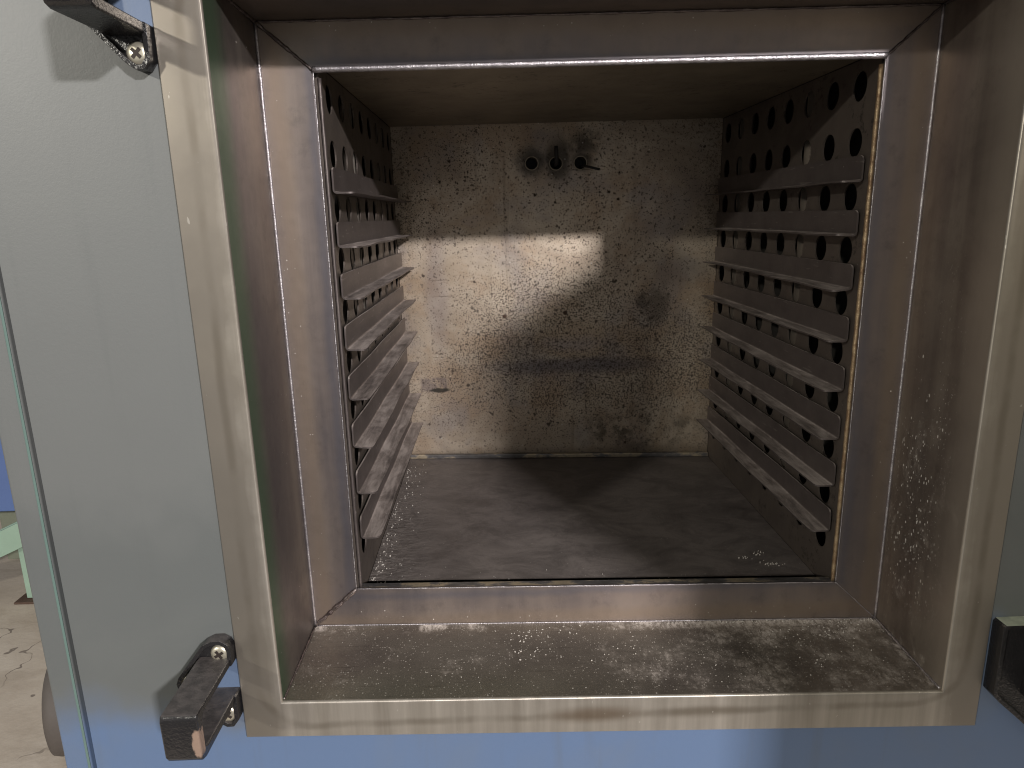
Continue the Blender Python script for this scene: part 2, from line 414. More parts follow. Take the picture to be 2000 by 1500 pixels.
def m_weld(name, c1, c2, rough=.3, metal=.9):
    g = G(name)
    col = g.ramp(g.noise(130, 4, .6), [(.35, c1), (.65, c2)])
    return g.out(col, rough, metal, g.bump(g.noise(700, 2), .6, .001))

M = dict(shade_doorsteel=m_plain('shade_door_steel', (.62, .58, .52), .4, .6), trim=m_trim(), band=m_band(), sill=m_sill(), jr=m_jamb_right(), jl=m_jamb_left(), head=m_head(), back=m_back(),
         floorpan=m_floorpan(), side=m_liner('perforated_liner_steel', (.105, .088, .078), (.165, .138, .118)),
         ceil=m_liner('sooty_ceiling_steel', (.20, .17, .125), (.33, .28, .21), .38, .6),
         dark=m_plain('unlit_dark_plenum', (.03, .028, .025), .6), strip=m_plain('bright_channel_steel', (.42, .38, .33), .28, .9),  # dark: near-black colour paints the plenum as unlit
         runner=m_runner(), paint=m_paint('blue_machine_paint'), black=m_black(), black2=m_black('glint_topped_black_enamel', (.50, .54, .42), (.75, .95)),  # black2: pale colour on upward faces paints their bright reflection
         screw=m_plain('nickel_screw', (.66, .62, .50), .28, .75, 200, .15, .1), slot=m_plain('screw_recess', (.05, .04, .035), .5, .5),
         concrete=m_concrete(), mottled=m_mottled(),
         weld=m_weld('bright_weld_bead', (.34, .32, .34), (.52, .495, .51), .42), tan=m_weld('tan_scorched_bead', (.24, .15, .085), (.44, .33, .20), .42, .5),
         dweld=m_weld('dark_weld_bead', (.10, .08, .08), (.22, .19, .18), .38),
         crumb=m_plain('white_crumb', (.50, .47, .43), .8, 0., 200, .1),
         seam=m_plain('pale_green_seam_glint', (.13, .20, .18), .35, 0., 60, .2), rubber=m_plain('grey_rubber', (.11, .095, .085), .6, 0., 30, .4),
         green=m_plain('pale_green_paint', (.33, .47, .37), .45, 0., 20, .35), blue2=m_plain('bright_blue_paint', (.10, .16, .36), .45, 0., 10, .2),
         rust=m_plain('rusty_plate', (.12, .075, .055), .7, .2, 60, .5), darkgap=m_plain('dark_gap', (.012, .012, .012), .7),
         greystuff=m_plain('grey_green_paint', (.22, .24, .18), .5))

# ------------------------------------------------------------------ mesh helpers
def link(name, bm, mats, parent=None, smooth=False, bevel=0., seg=2, dowarp=True, loc=None, merge=True):
    if merge: bmesh.ops.remove_doubles(bm, verts=bm.verts, dist=1e-6)
    if dowarp:
        for v in bm.verts: v.co = warp(v.co)
    bmesh.ops.recalc_face_normals(bm, faces=bm.faces)
    me = bpy.data.meshes.new(name); bm.to_mesh(me); bm.free()
    for m in (mats if isinstance(mats, (list, tuple)) else [mats]): me.materials.append(m)
    o = bpy.data.objects.new(name, me); COL.objects.link(o)
    if parent is not None: o.parent = parent
    if loc is not None: o.location = loc
    if smooth:
        for p in me.polygons: p.use_smooth = True
    if bevel:
        b = o.modifiers.new('bevel', 'BEVEL'); b.width = bevel; b.segments = seg; b.limit_method = 'ANGLE'
        b.angle_limit = math.radians(40); b.harden_normals = False
        for p in me.polygons: p.use_smooth = True
        w = o.modifiers.new('wn', 'WEIGHTED_NORMAL'); w.keep_sharp = True
    return o

def box(bm, x0, x1, y0, y1, z0, z1, mi=0):
    vs = [bm.verts.new(p) for p in [(x0, y0, z0), (x1, y0, z0), (x1, y1, z0), (x0, y1, z0), (x0, y0, z1), (x1, y0, z1), (x1, y1, z1), (x0, y1, z1)]]
    for f in [(0, 3, 2, 1), (4, 5, 6, 7), (0, 1, 5, 4), (1, 2, 6, 5), (2, 3, 7, 6), (3, 0, 4, 7)]:
        bm.faces.new([vs[i] for i in f]).material_index = mi

def quad(bm, *ps, mi=0):
    f = bm.faces.new([bm.verts.new(p) for p in ps]); f.material_index = mi; return f

def grid(bm, a, b, c, d, nu, nv, fn=None):
    """bilinear sheet a b c d (a->b u, a->d v)"""
    a, b, c, d = map(Vector, (a, b, c, d)); V = []
    for j in range(nv+1):
        row = []
        for i in range(nu+1):
            u, v = i/nu, j/nv
            p = a*(1-u)*(1-v)+b*u*(1-v)+c*u*v+d*(1-u)*v
            if fn: p = fn(p, u, v)
            row.append(bm.verts.new(p))
        V.append(row)
    for j in range(nv):
        for i in range(nu): bm.faces.new([V[j][i], V[j][i+1], V[j+1][i+1], V[j+1][i]])

def prism(bm, poly, y0, y1, mi=0):
    """polygon in x,z pushed from y0 to y1"""
    A = [bm.verts.new((x, y0, z)) for x, z in poly]; B = [bm.verts.new((x, y1, z)) for x, z in poly]
    bm.faces.new(A).material_index = mi; bm.faces.new(B[::-1]).material_index = mi
    n = len(poly)
    for i in range(n): bm.faces.new([A[i], A[(i+1) % n], B[(i+1) % n], B[i]]).material_index = mi

def tube(bm, pts, r, n=8, jitter=0., cap=True):
    pts = [Vector(p) for p in pts]; rings = []
    for i, p in enumerate(pts):
        t = (pts[min(i+1, len(pts)-1)]-pts[max(i-1, 0)]).normalized()
        up = Vector((0, 0, 1)) if abs(t.z) < .9 else Vector((0, 1, 0))
        a = t.cross(up).normalized(); b = t.cross(a)
        rr = r*(1+random.uniform(-jitter, jitter))
        off = (a*random.uniform(-1, 1)+b*random.uniform(-1, 1))*r*jitter*.5
        rings.append([bm.verts.new(p+off+(a*math.cos(k*2*math.pi/n)+b*math.sin(k*2*math.pi/n))*rr) for k in range(n)])
    for i in range(len(rings)-1):
        for k in range(n): bm.faces.new([rings[i][k], rings[i][(k+1) % n], rings[i+1][(k+1) % n], rings[i+1][k]])
    if cap: bm.faces.new(rings[0]); bm.faces.new(rings[-1][::-1])

def lathe(bm, prof, n=24, axis='y', c=(0, 0, 0), mi=0):
    """prof: (radius, along axis)"""
    rings = []
    for r, h in prof:
        ring = []
        for k in range(n):
            a = 2*math.pi*k/n; u, v = r*math.cos(a), r*math.sin(a)
            p = {'y': (u, h, v), 'z': (u, v, h), 'x': (h, u, v)}[axis]
            ring.append(bm.verts.new((p[0]+c[0], p[1]+c[1], p[2]+c[2])))
        rings.append(ring)
    for i in range(len(rings)-1):
        for k in range(n): bm.faces.new([rings[i][k], rings[i][(k+1) % n], rings[i+1][(k+1) % n], rings[i+1][k]]).material_index = mi
    bm.faces.new(rings[0]).material_index = mi; bm.faces.new(rings[-1][::-1]).material_index = mi

def line(a, b, n):
    a, b = Vector(a), Vector(b); return [a.lerp(b, i/n) for i in range(n+1)]

# ------------------------------------------------------------------ setting
bm = bmesh.new(); grid(bm, (-8, -.9, FLOOR), (8, -.9, FLOOR), (8, 10, FLOOR), (-8, 10, FLOOR), 2, 2)
fl = link('floor', bm, M['concrete'], dowarp=False); fl['kind'] = 'structure'

# ------------------------------------------------------------------ the oven
oven = bpy.data.objects.new('industrial_oven', None); COL.objects.link(oven)
oven.location = (0, 0, FLOOR); oven.empty_display_size = .1
oven['label'] = 'blue-grey painted oven cabinet with open steel chamber, shelf runners on both sides'
oven['category'] = 'oven'
def part(name, bm, mats, **kw):
    return link(name, bm, mats, oven, loc=(0, 0, -FLOOR), **kw)

# painted front sheet with the hole for the trim frame
PY = .004; XG = .4712; XE = .4968
bm = bmesh.new()
hx, hb, ht = WO-.004, ZBO+.004, ZTO-.004
for z0, z1, x0, x1 in [(-.80, hb, -XG, XG), (ht, .95, -XG, XG), (hb, ht, -XG, -hx), (hb, ht, hx, XG)]:
    quad(bm, (x0, PY, z0), (x1, PY, z0), (x1, PY, z1), (x0, PY, z1))
for s in (-1, 1):
    quad(bm, (s*XG, PY, -.80), (s*XG, PY, .95), (s*(XG), PY+.012, .95), (s*(XG), PY+.012, -.80))
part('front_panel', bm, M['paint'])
for s in (-1, 1):
    bm = bmesh.new(); a, b = sorted((s*(XG+.0022), s*XE))
    box(bm, a, b, PY-.001, .74, -.80, .95)
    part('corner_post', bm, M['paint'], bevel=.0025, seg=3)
    bm = bmesh.new(); a, b = sorted((s*(XG+.0002), s*(XG+.0021)))
    box(bm, a, b, PY+.006, PY+.02, -.79, .94)
    part('seam_gap', bm, M['darkgap'])
    bm = bmesh.new(); a, b = sorted((s*(XG+.0024), s*(XG+.0046)))
    box(bm, a, b, PY-.0026, PY-.0012, -.79, .94)
    part('seam_highlight', bm, M['seam'], bevel=.0006)  # thin strip that paints the pale green highlight on the bevelled edge
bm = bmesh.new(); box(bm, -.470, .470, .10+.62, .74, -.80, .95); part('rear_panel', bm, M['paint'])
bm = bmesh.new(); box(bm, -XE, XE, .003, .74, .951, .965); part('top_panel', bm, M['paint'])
bm = bmesh.new(); box(bm, -XE+.02, XE-.02, .03, .72, FLOOR+.001, -.801); part('plinth', bm, M['darkgap'])

# loops of the opening: (half width, z bottom, z top, y)
def rectpts(l):
    h, zb, zt, y = l; return [(-h, y, zb), (h, y, zb), (h, y, zt), (-h, y, zt)]
def sweep(bm, loops, sides=(0, 1, 2, 3), n=1):
    for k in range(len(loops)-1):
        A, B = rectpts(loops[k]), rectpts(loops[k+1])
        for s in sides:
            grid(bm, A[s], A[(s+1) % 4], B[(s+1) % 4], B[s], n, 1)
r = .0026
lip = []
for i in range(7):
    a = math.pi/2*i/6
    o = r*(1-math.sin(a)); y = r*(1-math.cos(a))
    lip.append((WI+o, ZBI-o, ZTI+o, y))
outer = [(WO, ZBO, ZTO, .0045), (WO, ZBO, ZTO, .0008), (WO-.0008, ZBO+.0008, ZTO-.0008, 0)]
bm = bmesh.new(); sweep(bm, outer+lip)
tf = part('trim_frame', bm, M['trim'], smooth=True)
tf.data.set_sharp_from_angle(angle=math.radians(35)) if hasattr(tf.data, 'set_sharp_from_angle') else None

thr = [(WI, ZBI, ZTI, .0026), (WF+.0008, ZBF-.002, ZTF+.0008, D1-.003), (WF, ZBF, ZTF, D1)]
def wav(amp):
    def f(p, u, v):
        return p
    return f
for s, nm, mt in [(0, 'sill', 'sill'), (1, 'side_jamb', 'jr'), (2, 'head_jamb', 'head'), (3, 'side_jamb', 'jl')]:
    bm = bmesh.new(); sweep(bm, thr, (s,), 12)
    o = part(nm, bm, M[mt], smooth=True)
    if s == 1: o['label'] = 'right hand jamb spattered with white powder'
# frontal flange between throat and chamber
bm = bmesh.new()
sweep(bm, [(WF, ZBF, ZTF, D1+.0004), (W+.001, ZBC-.001, ZTC+.001, D2-.0006), (W, ZBC, ZTC, D2), (W, ZBC, ZTC, D2+.002)], n=24)
part('mouth_flange', bm, M['band'])
# welds: mitres in the corners, bead round the mouth and along the fold
F = rectpts((WF-.0006, ZBF+.0006, ZTF-.0006, D1-.0004)); C_ = rectpts((W, ZBC, ZTC, D2-.0008))
for i, mt in enumerate(['dweld', 'weld', 'dweld', 'dweld']):
    bm = bmesh.new(); tube(bm, line(F[i], C_[i], 26), (.0022, .0006, .0010, .0015)[i], 8, .35)
    part('mitre_weld', bm, M[mt], smooth=True)
bm = bmesh.new(); tube(bm, [(p.x, p.y-.0008, p.z+.0006) for p in line(C_[3], C_[2], 110)], .0028, 12, .05); part('edge_bead', bm, M['weld'], smooth=True)
for i, j in ((0, 1), (1, 2), (0, 3)):
    bm = bmesh.new(); tube(bm, line(C_[i], C_[j], 120), .0006, 6, .4); part('edge_bead', bm, M['weld'], smooth=True)
for i, j, rr in ((0, 3, .0015), (1, 2, .0014), (0, 1, .0008)):
    bm = bmesh.new(); tube(bm, line(F[i], F[j], 60), rr, 8, .05); part('fold_bead', bm, M['weld'], smooth=True)
bm = bmesh.new(); tube(bm, line(F[3], F[2], 120), .0010, 8, .4); part('fold_bead', bm, M['dweld'], smooth=True)
for s in (-1, 1):
    bm = bmesh.new(); tube(bm, line((s*(WI-.0003), .004, ZBI+.0004), (s*(WF-.0003), D1-.002, ZBF+.0004), 40), .0011, 8, .35)
    part('mitre_weld', bm, M['dweld'] if s < 0 else M['weld'], smooth=True)
    bm = bmesh.new(); tube(bm, line((s*(WI-.0003), .004, ZTI-.0004), (s*(WF-.0003), D1-.002, ZTF-.0004), 40), .0013, 8, .35)
    part('mitre_weld', bm, M['dweld'], smooth=True)

# plenum shell behind the liners
bm = bmesh.new()
X0, X1, Y0, Y1, Z0, Z1 = -.292, .292, D2+.0045, .60, .034, .603
quad(bm, (X0, Y0, Z0), (X0, Y1, Z0), (X0, Y1, Z1), (X0, Y0, Z1)); quad(bm, (X1, Y0, Z0), (X1, Y1, Z0), (X1, Y1, Z1), (X1, Y0, Z1))
quad(bm, (X0, Y1, Z0), (X1, Y1, Z0), (X1, Y1, Z1), (X0, Y1, Z1))
quad(bm, (X0, Y0, Z0), (X1, Y0, Z0), (X1, Y1, Z0), (X0, Y1, Z0)); quad(bm, (X0, Y0, Z1), (X1, Y0, Z1), (X1, Y1, Z1), (X0, Y1, Z1))
sweep(bm, [(X1, Z0, Z1, Y0), (W+.0035, ZBC-.004, ZTC+.0035, Y0)])
part('outer_shell', bm, M['dark'])

# back panel with three round ports
def holed_sheet(bm, us, vs, holes, P, thick, axis_n, seg=28):
    """sheet over cell borders us x vs; holes {(i,j):(cu,cv,r)}; P(u,v,d) -> xyz with d = depth behind the face"""
    for i in range(len(us)-1):
        for j in range(len(vs)-1):
            u0, u1, v0, v1 = us[i], us[i+1], vs[j], vs[j+1]
            if (i, j) not in holes:
                quad(bm, P(u0, v0, 0), P(u1, v0, 0), P(u1, v1, 0), P(u0, v1, 0)); continue
            cu, cv, rr = holes[(i, j)]
            inner, outr = [], []
            for k in range(seg):
                a = 2*math.pi*(k+.5)/seg; c, s = math.cos(a), math.sin(a)
                inner.append((cu+rr*c, cv+rr*s))
                tu = (u1-cu)/c if c > 1e-9 else ((u0-cu)/c if c < -1e-9 else 1e9)
                tv = (v1-cv)/s if s > 1e-9 else ((v0-cv)/s if s < -1e-9 else 1e9)
                t = min(tu, tv); outr.append([cu+t*c, cv+t*s])
            for q in [(u0, v0), (u1, v0), (u1, v1), (u0, v1)]:
                k = min(range(seg), key=lambda k: (outr[k][0]-q[0])**2+(outr[k][1]-q[1])**2); outr[k] = list(q)
            I = [bm.verts.new(P(*p, 0)) for p in inner]; O = [bm.verts.new(P(*p, 0)) for p in outr]
            B = [bm.verts.new(P(*p, thick)) for p in inner]
            for k in range(seg):
                m = (k+1) % seg
                bm.faces.new([O[k], O[m], I[m], I[k]])
                bm.faces.new([I[k], I[m], B[m], B[k]])
    # back sheet, plain
bm = bmesh.new()
ports = [(-.038, .5190), (-.0015, .5182), (.0355, .5184)]
holed_sheet(bm, [-.2465, -.056, -.0200, .0170, .0540, .2495], [.0517, .50, .537, ZCE],
            {(1, 1): (-.038, .5190, .0098), (2, 1): (-.0015, .5182, .0098), (3, 1): (.0355, .5184, .0098)},
            lambda u, v, d: (u, D3+d, v), .002, 1)
bp = part('back_panel', bm, M['back'])
def sub(name, bm, mats, parent, **kw): return link(name, bm, mats, parent, **kw)
for i, (px, pz) in enumerate(ports):
    bm = bmesh.new()
    n = 32; rings = []
    y0 = D3-(.007, .0045, .002)[i]
    for rr, y in [(.0102, D3+.0025), (.0102, y0), (.0090, y0), (.0090, D3+.028)]:
        rings.append([bm.verts.new((px+rr*math.cos(2*math.pi*k/n), y, pz+rr*math.sin(2*math.pi*k/n))) for k in range(n)])
    for a in range(3):
        for k in range(n): bm.faces.new([rings[a][k], rings[a][(k+1) % n], rings[a+1][(k+1) % n], rings[a+1][k]])
    sub('port_tube', bm, M['ceil'], bp)
# sensor rods
bm = bmesh.new(); tube(bm, [(.038, .58, .514), (.039, .545, .5125), (.043, .538, .511), (.056, .536, .5075), (.0605, .536, .5065)], .0018, 10)
sub('sensor_probe', bm, M['dark'], bp, smooth=True)
bm = bmesh.new(); tube(bm, [(-.0015, .585, .516), (-.002, .548, .517), (-.0025, .540, .522), (-.0030, .539, .534), (-.0032, .539, .541)], .0030, 10)
sub('sensor_probe', bm, M['dark'], bp, smooth=True)
# screw heads low on the back panel
for px, pz in [(-.084, .2875), (.012, .2915)]:
    bm = bmesh.new(); lathe(bm, [(.0033, D3), (.0030, D3-.0012), (.0015, D3-.0020)], 14, 'y', (px, 0, pz)); sub('screw', bm, M['rust'], bp, smooth=False)
# back foot strip
bm = bmesh.new(); box(bm, -.2462, .2492, D3-.0075, D3-.0004, ZFL+.0004, ZFL+.0075); part('rear_foot_strip', bm, M['mottled'], bevel=.0012)

# ceiling, floor pan and front lip
bm = bmesh.new(); grid(bm, (-.2468, D2+.0065, ZCE), (.2498, D2+.0065, ZCE), (.2498, D3-.0002, ZCE), (-.2468, D3-.0002, ZCE), 6, 6)
box(bm, -.2468, .2498, D2+.0052, D2+.0066, ZTC+.0028, ZCE-.0002)
part('ceiling_panel', bm, M['ceil'])
bm = bmesh.new()
def fw(p, u, v):
    p.z += .0012*math.sin(u*5+v*3)*math.sin(v*math.pi)*math.sin(u*math.pi); return p
grid(bm, (-.2466, .161, ZFL), (.2496, .161, ZFL), (.2496, D3-.0002, ZFL), (-.2466, D3-.0002, ZFL), 40, 40, fw)
part('floor_pan', bm, M['floorpan'], smooth=True)
bm = bmesh.new(); box(bm, -.2492, .2492, .1192, .1292, ZFL-.006, ZBC-.0008)
part('front_lip', bm, M['mottled'], bevel=.0008)
bm = bmesh.new(); box(bm, -.2492, .2492, .1296, .170, ZFL-.012, ZFL-.010); part('lip_gap_shade', bm, M['darkgap'])  # near-black strip painting the shade deep in the slot

# perforated side liners with shelf runners
ys = [.1225] + [HY0+(j-.5)*HS for j in range(1, 8)] + [D3-.0012]
zc = [RZ0+(1.72-i)*RS for i in range(10)][::-1]
zs = [ZFL+.0003, zc[0]-RS/2] + [zc[i]+RS/2 for i in range(9)] + [ZCE-.0010]
ys = [.1215, HY0-HS/2] + ys[1:]
holes = {}
for j in range(8):
    for i in range(10): holes[(j+1, i+1)] = (HY0+j*HS, zc[i], HR)
XP = {-1: .2470, 1: .2498}
def runner_mesh():
    """bent angle: one sheet profile (leaf, bend, ledge) with rounded front corners; origin at the bend, +x inwards"""
    bm = bmesh.new(); t = .0016; Hf = .0240; L = RY2-RY1; n = 6; cr_ = .0055; R_ = .0038; Wd = .0200
    prof = [(0, Hf)] + [(0, Hf-(Hf-R_)*k/5) for k in range(1, 6)]
    for k in range(1, 7):
        a = math.pi/2*k/6; prof.append((R_*(1-math.cos(a)), R_*(1-math.sin(a))))
    prof += [(R_+(Wd-R_)*k/6, 0) for k in range(1, 7)]
    def front(x, z):                     # where the sheet starts along y: rounded corners at both free edges
        d = (Hf-z) if z > R_ else (Wd-x)
        c = cr_ if z > R_ else .0060
        if d >= c: return 0.
        return c-math.sqrt(max(0, c*c-(c-d)**2))
    fine = []
    for k in range(len(prof)-1):
        (x0, z0), (x1, z1) = prof[k], prof[k+1]
        m = 6 if k == 0 or k == len(prof)-2 else 1
        for q in range(m): fine.append((x0+(x1-x0)*q/m, z0+(z1-z0)*q/m))
    fine.append(prof[-1])
    def off(i):                          # normal offset for the sheet thickness (towards the bend's inner side)
        x0, z0 = fine[max(i-1, 0)]; x1, z1 = fine[min(i+1, len(fine)-1)]
        dx, dz = x1-x0, z1-z0; l = math.hypot(dx, dz) or 1
        return (-dz/l*t, dx/l*t)
    Y = [0, .004, .012] + [L*k/14 for k in range(1, 14)] + [L-.003, L]
    A, B = [], []
    for i, (x, z) in enumerate(fine):
        ox, oz = off(i); f = front(x, z); ra, rb = [], []
        for y in Y:
            yy = f+(L-f)*y/L
            ra.append(bm.verts.new((x, yy, z))); rb.append(bm.verts.new((x+ox, yy, z+oz)))
        A.append(ra); B.append(rb)
    N, K = len(fine), len(Y)
    for i in range(N-1):
        for j in range(K-1):
            bm.faces.new([A[i][j], A[i+1][j], A[i+1][j+1], A[i][j+1]]); bm.faces.new([B[i][j], B[i][j+1], B[i+1][j+1], B[i+1][j]])
        bm.faces.new([A[i][0], B[i][0], B[i+1][0], A[i+1][0]]); bm.faces.new([A[i][-1], A[i+1][-1], B[i+1][-1], B[i][-1]])
    for j in range(K-1):
        bm.faces.new([A[0][j], A[0][j+1], B[0][j+1], B[0][j]]); bm.faces.new([A[-1][j], B[-1][j], B[-1][j+1], A[-1][j+1]])
    return bm
for s in (-1, 1):
    bm = bmesh.new(); xp = XP[s]
    holed_sheet(bm, ys, zs, holes, lambda u, v, d: (s*(xp+d), u, v), .0015, 0)
    # front return of the liner
    quad(bm, (s*xp, .1215, zs[0]), (s*xp, .1215, zs[-1]), (s*(xp+.012), .1215, zs[-1]), (s*(xp+.012), .1215, zs[0]))
    sp = part('side_liner', bm, M['side'])
    bm = bmesh.new(); xr = xp-.0006 if s < 0 else xp-.0002
    tube(bm, line((s*xr, .1212, ZFL+.012), (s*xr, .1212, ZCE-.012), 70), .0018 if s < 0 else .0022, 10, .12)
    o = sub('edge_bead', bm, M['runner'] if s < 0 else M['tan'], sp, smooth=True)
    if s > 0: o['label'] = 'tan scorched bead down the front edge'
    for j in (2, 6):
        bm = bmesh.new(); a, b = sorted((s*(xp+.0075), s*(xp+.0095)))
        box(bm, a, b, HY0+j*HS-.024, HY0+j*HS+.0075, .06, .57)
        a, b = sorted((s*(xp+.0020), s*(xp+.0095)))
        box(bm, a, b, HY0+j*HS+.0076, HY0+j*HS+.0094, .06, .57)
        for f in list(bm.faces)[:6]: f.material_index = 0
        for f in list(bm.faces)[6:]: f.material_index = 1
        sub('support_channel', bm, [M['side'], M['strip']], sp)
    for i in range(8):
        bm = runner_mesh()
        xb = s*(xp-.0022); dz = random.uniform(-.0006, .0006)
        tw = random.uniform(-.0008, .0008)
        for v in bm.verts:
            x, y, z = v.co
            z2 = z + dz + tw*y/.4
            if x > .004: z2 += (.0011*math.sin(math.pi*y/.42+i)*((i*37+s) % 5-2)/2 + .0005*math.sin(y*47+i*2.1))*(x/.02)
            v.co = (xb - s*(x+.0042*y/.42+.0005*math.sin(y*31+i)), RY1+y, RZ0-i*RS+z2)
        o = sub('shelf_runner', bm, M['runner'], sp, smooth=True)
        o.data.set_sharp_from_angle(angle=math.radians(40))
    # spacers that carry the runners on the liner
# ------------------------------------------------------------------ brackets
def screw_bm(c, r=.0080):
    bm = bmesh.new()
    prof = [(r, 0), (r, -.0012), (r*.95, -.0024), (r*.80, -.0036), (r*.55, -.0043), (r*.2, -.0046), (.0001, -.0046)]
    lathe(bm, prof, 32, 'y', c)
    a = random.uniform(.2, 1.2); y1 = c[1]-.0048; w = .0012; L = r*.52
    for k in (0, 1):
        dx, dz = math.cos(a+k*math.pi/2), math.sin(a+k*math.pi/2)
        pl = [(c[0]+dx*L*sx-dz*w*sz, c[2]+dz*L*sx+dx*w*sz) for sx, sz in ((-1, -1), (1, -1), (1, 1), (-1, 1))]
        prism(bm, pl, c[1]-.0035+k*.0001, y1-k*.00008, 1)
    return bm

def dished_plate(bm, poly, yb, yr, yf, inset):
    """plate with raised rim: back yb, rim yr, recessed face yf"""
    n = len(poly); ins = []
    area = sum(poly[i-1][0]*poly[i][1]-poly[i][0]*poly[i-1][1] for i in range(n)); sg = 1 if area > 0 else -1
    for i in range(n):
        p0, p1, p2 = Vector(poly[i-1]), Vector(poly[i]), Vector(poly[(i+1) % n])
        d1, d2 = (p1-p0).normalized(), (p2-p1).normalized()
        n1, n2 = Vector((-d1.y, d1.x))*sg, Vector((-d2.y, d2.x))*sg; nn = (n1+n2).normalized()
        ins.append(p1+nn*inset/max(.6, nn.dot(n1)))
    L = [[bm.verts.new((p[0], y, p[1])) for p in P] for P, y in ((poly, yb), (poly, yr), (ins, yr), (ins, yf))]
    for a in range(3):
        for i in range(n): bm.faces.new([L[a][i], L[a][(i+1) % n], L[a+1][(i+1) % n], L[a+1][i]])
    for tri in tessellate_polygon([[Vector((p[0], p[1], 0)) for p in ins]]):
        bm.faces.new([L[3][k] for k in tri])

C0 = (-.349, 0, .047)           # origin of the left bracket
def bracket_bm():
    bm = bmesh.new()
    poly = [(-.3328, .080), (-.3355, .0865), (-.341, .0900), (-.349, .0898), (-.3565, .0862), (-.3800, .0560), (-.3822, .0500), (-.3812, .0435), (-.3500, .0100), (-.3440, .0060), (-.3380, .0062), (-.3332, .0125), (-.3330, .0355), (-.3345, .0368), (-.3595, .0368), (-.3625, .0395), (-.3625, .0628), (-.3600, .0657), (-.3345, .0657), (-.3330, .0668)]
    dished_plate(bm, [(x-C0[0], z-C0[2]) for x, z in poly], .0038, -.0085, -.0030, .0034)
    return bm
def arm_bm():
    bm = bmesh.new()
    # C section loop: upper slab, front block, lower slab in one piece; profile in y,z
    prof = [(-.002, .0255), (-.002, .0185), (-.0650, .0185), (-.0690, .0145), (-.0690, -.0075), (-.0650, -.0100), (-.002, -.0100), (-.002, -.0178),
            (-.0700, -.0182), (-.0750, -.0165), (-.0778, -.0120), (-.0790, .0200), (-.0770, .0250)]
    x0, x1 = -.0140, .0145
    A = [bm.verts.new((x0, y, z)) for y, z in prof]; B = [bm.verts.new((x1, y, z)) for y, z in prof]
    bm.faces.new(A); bm.faces.new(B[::-1])
    for i in range(len(prof)): bm.faces.new([A[i], A[(i+1) % len(prof)], B[(i+1) % len(prof)], B[i]])
    return bm
def place(o, parent, loc): o.parent = parent; o.location = loc
plate_tpl = link('latch_bracket', bracket_bm(), M['black'], None, dowarp=False, bevel=.0010, seg=3)
bmesh_arm = link('latch_arm', arm_bm(), M['black'], None, dowarp=False, bevel=.0018, seg=3)
bm = screw_bm((0, 0, 0)); scr_tpl = link('screw', bm, [M['screw'], M['slot']], None, dowarp=False)
for f in scr_tpl.data.polygons: f.use_smooth = f.material_index == 0
def latch(plate, arm, screws, base):
    place(plate, oven, (base[0], base[1], base[2]-FLOOR)); place(arm, plate, (0, 0, 0))
    for o, p in zip(screws, [(.0055, -.0030, .0295), (-.0235, -.0030, .0030), (.0062, -.0030, -.0300)]): place(o, plate, p)
def scopy():
    o = scr_tpl.copy(); COL.objects.link(o); o.rotation_euler = (0, random.uniform(0, 1.5), 0); return o
latch(plate_tpl, bmesh_arm, [scr_tpl, scopy(), scopy()], Vector(warp(C0)))
p2 = plate_tpl.copy(); COL.objects.link(p2); a2 = bmesh_arm.copy(); COL.objects.link(a2)
latch(p2, a2, [scopy(), scopy(), scopy()], Vector(warp((C0[0], 0, .5915))))
plate_tpl['label'] = 'lower black latch bracket, enamel chipped to tan at its end'
p2['label'] = 'upper black latch bracket cut off by the picture edge'

# hinge bracket at the right
bm = bmesh.new(); H0 = (.3685, 0, .035)
poly = [(.3350, .0855), (.3375, .0885), (.408, .0885), (.412, .085), (.412, -.036), (.408, -.040), (.398, -.040), (.376, -.0200), (.3405, .0125), (.3350, .0190)]
dished_plate(bm, [(x-H0[0], z-H0[2]) for x, z in poly], .0038, -.0105, -.0030, .0040)
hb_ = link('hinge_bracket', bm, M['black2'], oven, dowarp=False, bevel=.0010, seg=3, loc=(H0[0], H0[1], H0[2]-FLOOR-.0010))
bm = bmesh.new()
prof = [(-.002, .049), (-.002, -.020), (-.012, -.0205), (-.034, -.014), (-.048, -.002), (-.052, .012), (-.052, .036), (-.046, .047), (-.030, .0495)]
A = [bm.verts.new((-.004, y, z)) for y, z in prof]; B = [bm.verts.new((.030, y, z)) for y, z in prof]
bm.faces.new(A); bm.faces.new(B[::-1])
for i in range(len(prof)): bm.faces.new([A[i], A[(i+1) % len(prof)], B[(i+1) % len(prof)], B[i]])
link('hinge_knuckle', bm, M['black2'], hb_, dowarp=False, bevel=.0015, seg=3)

# unseen open door added at the right to cast the shadow into the chamber
bm = bmesh.new(); DL = .64
box(bm, -.030, .030, -DL, 0, -.10, .715)
shade_door = link('shade_door', bm, M['paint'], oven, dowarp=False, bevel=.004, seg=3)
shade_door.location = (.520, -.02, -FLOOR); shade_door.rotation_euler = (0, 0, -math.radians(4.5))
bm = bmesh.new(); box(bm, -.052, -.0303, -DL+.02, -.03, -.08, .70); sub('shade_door_panel', bm, M['shade_doorsteel'], shade_door, dowarp=False, bevel=.006)
bm = bmesh.new(); tube(bm, [(-.034, -DL+.014, -.07), (-.034, -.014, -.07), (-.034, -.014, .68), (-.034, -DL+.014, .68), (-.034, -DL+.014, -.07)], .006, 10)
sub('shade_door_gasket', bm, M['rubber'], shade_door, dowarp=False, smooth=True)

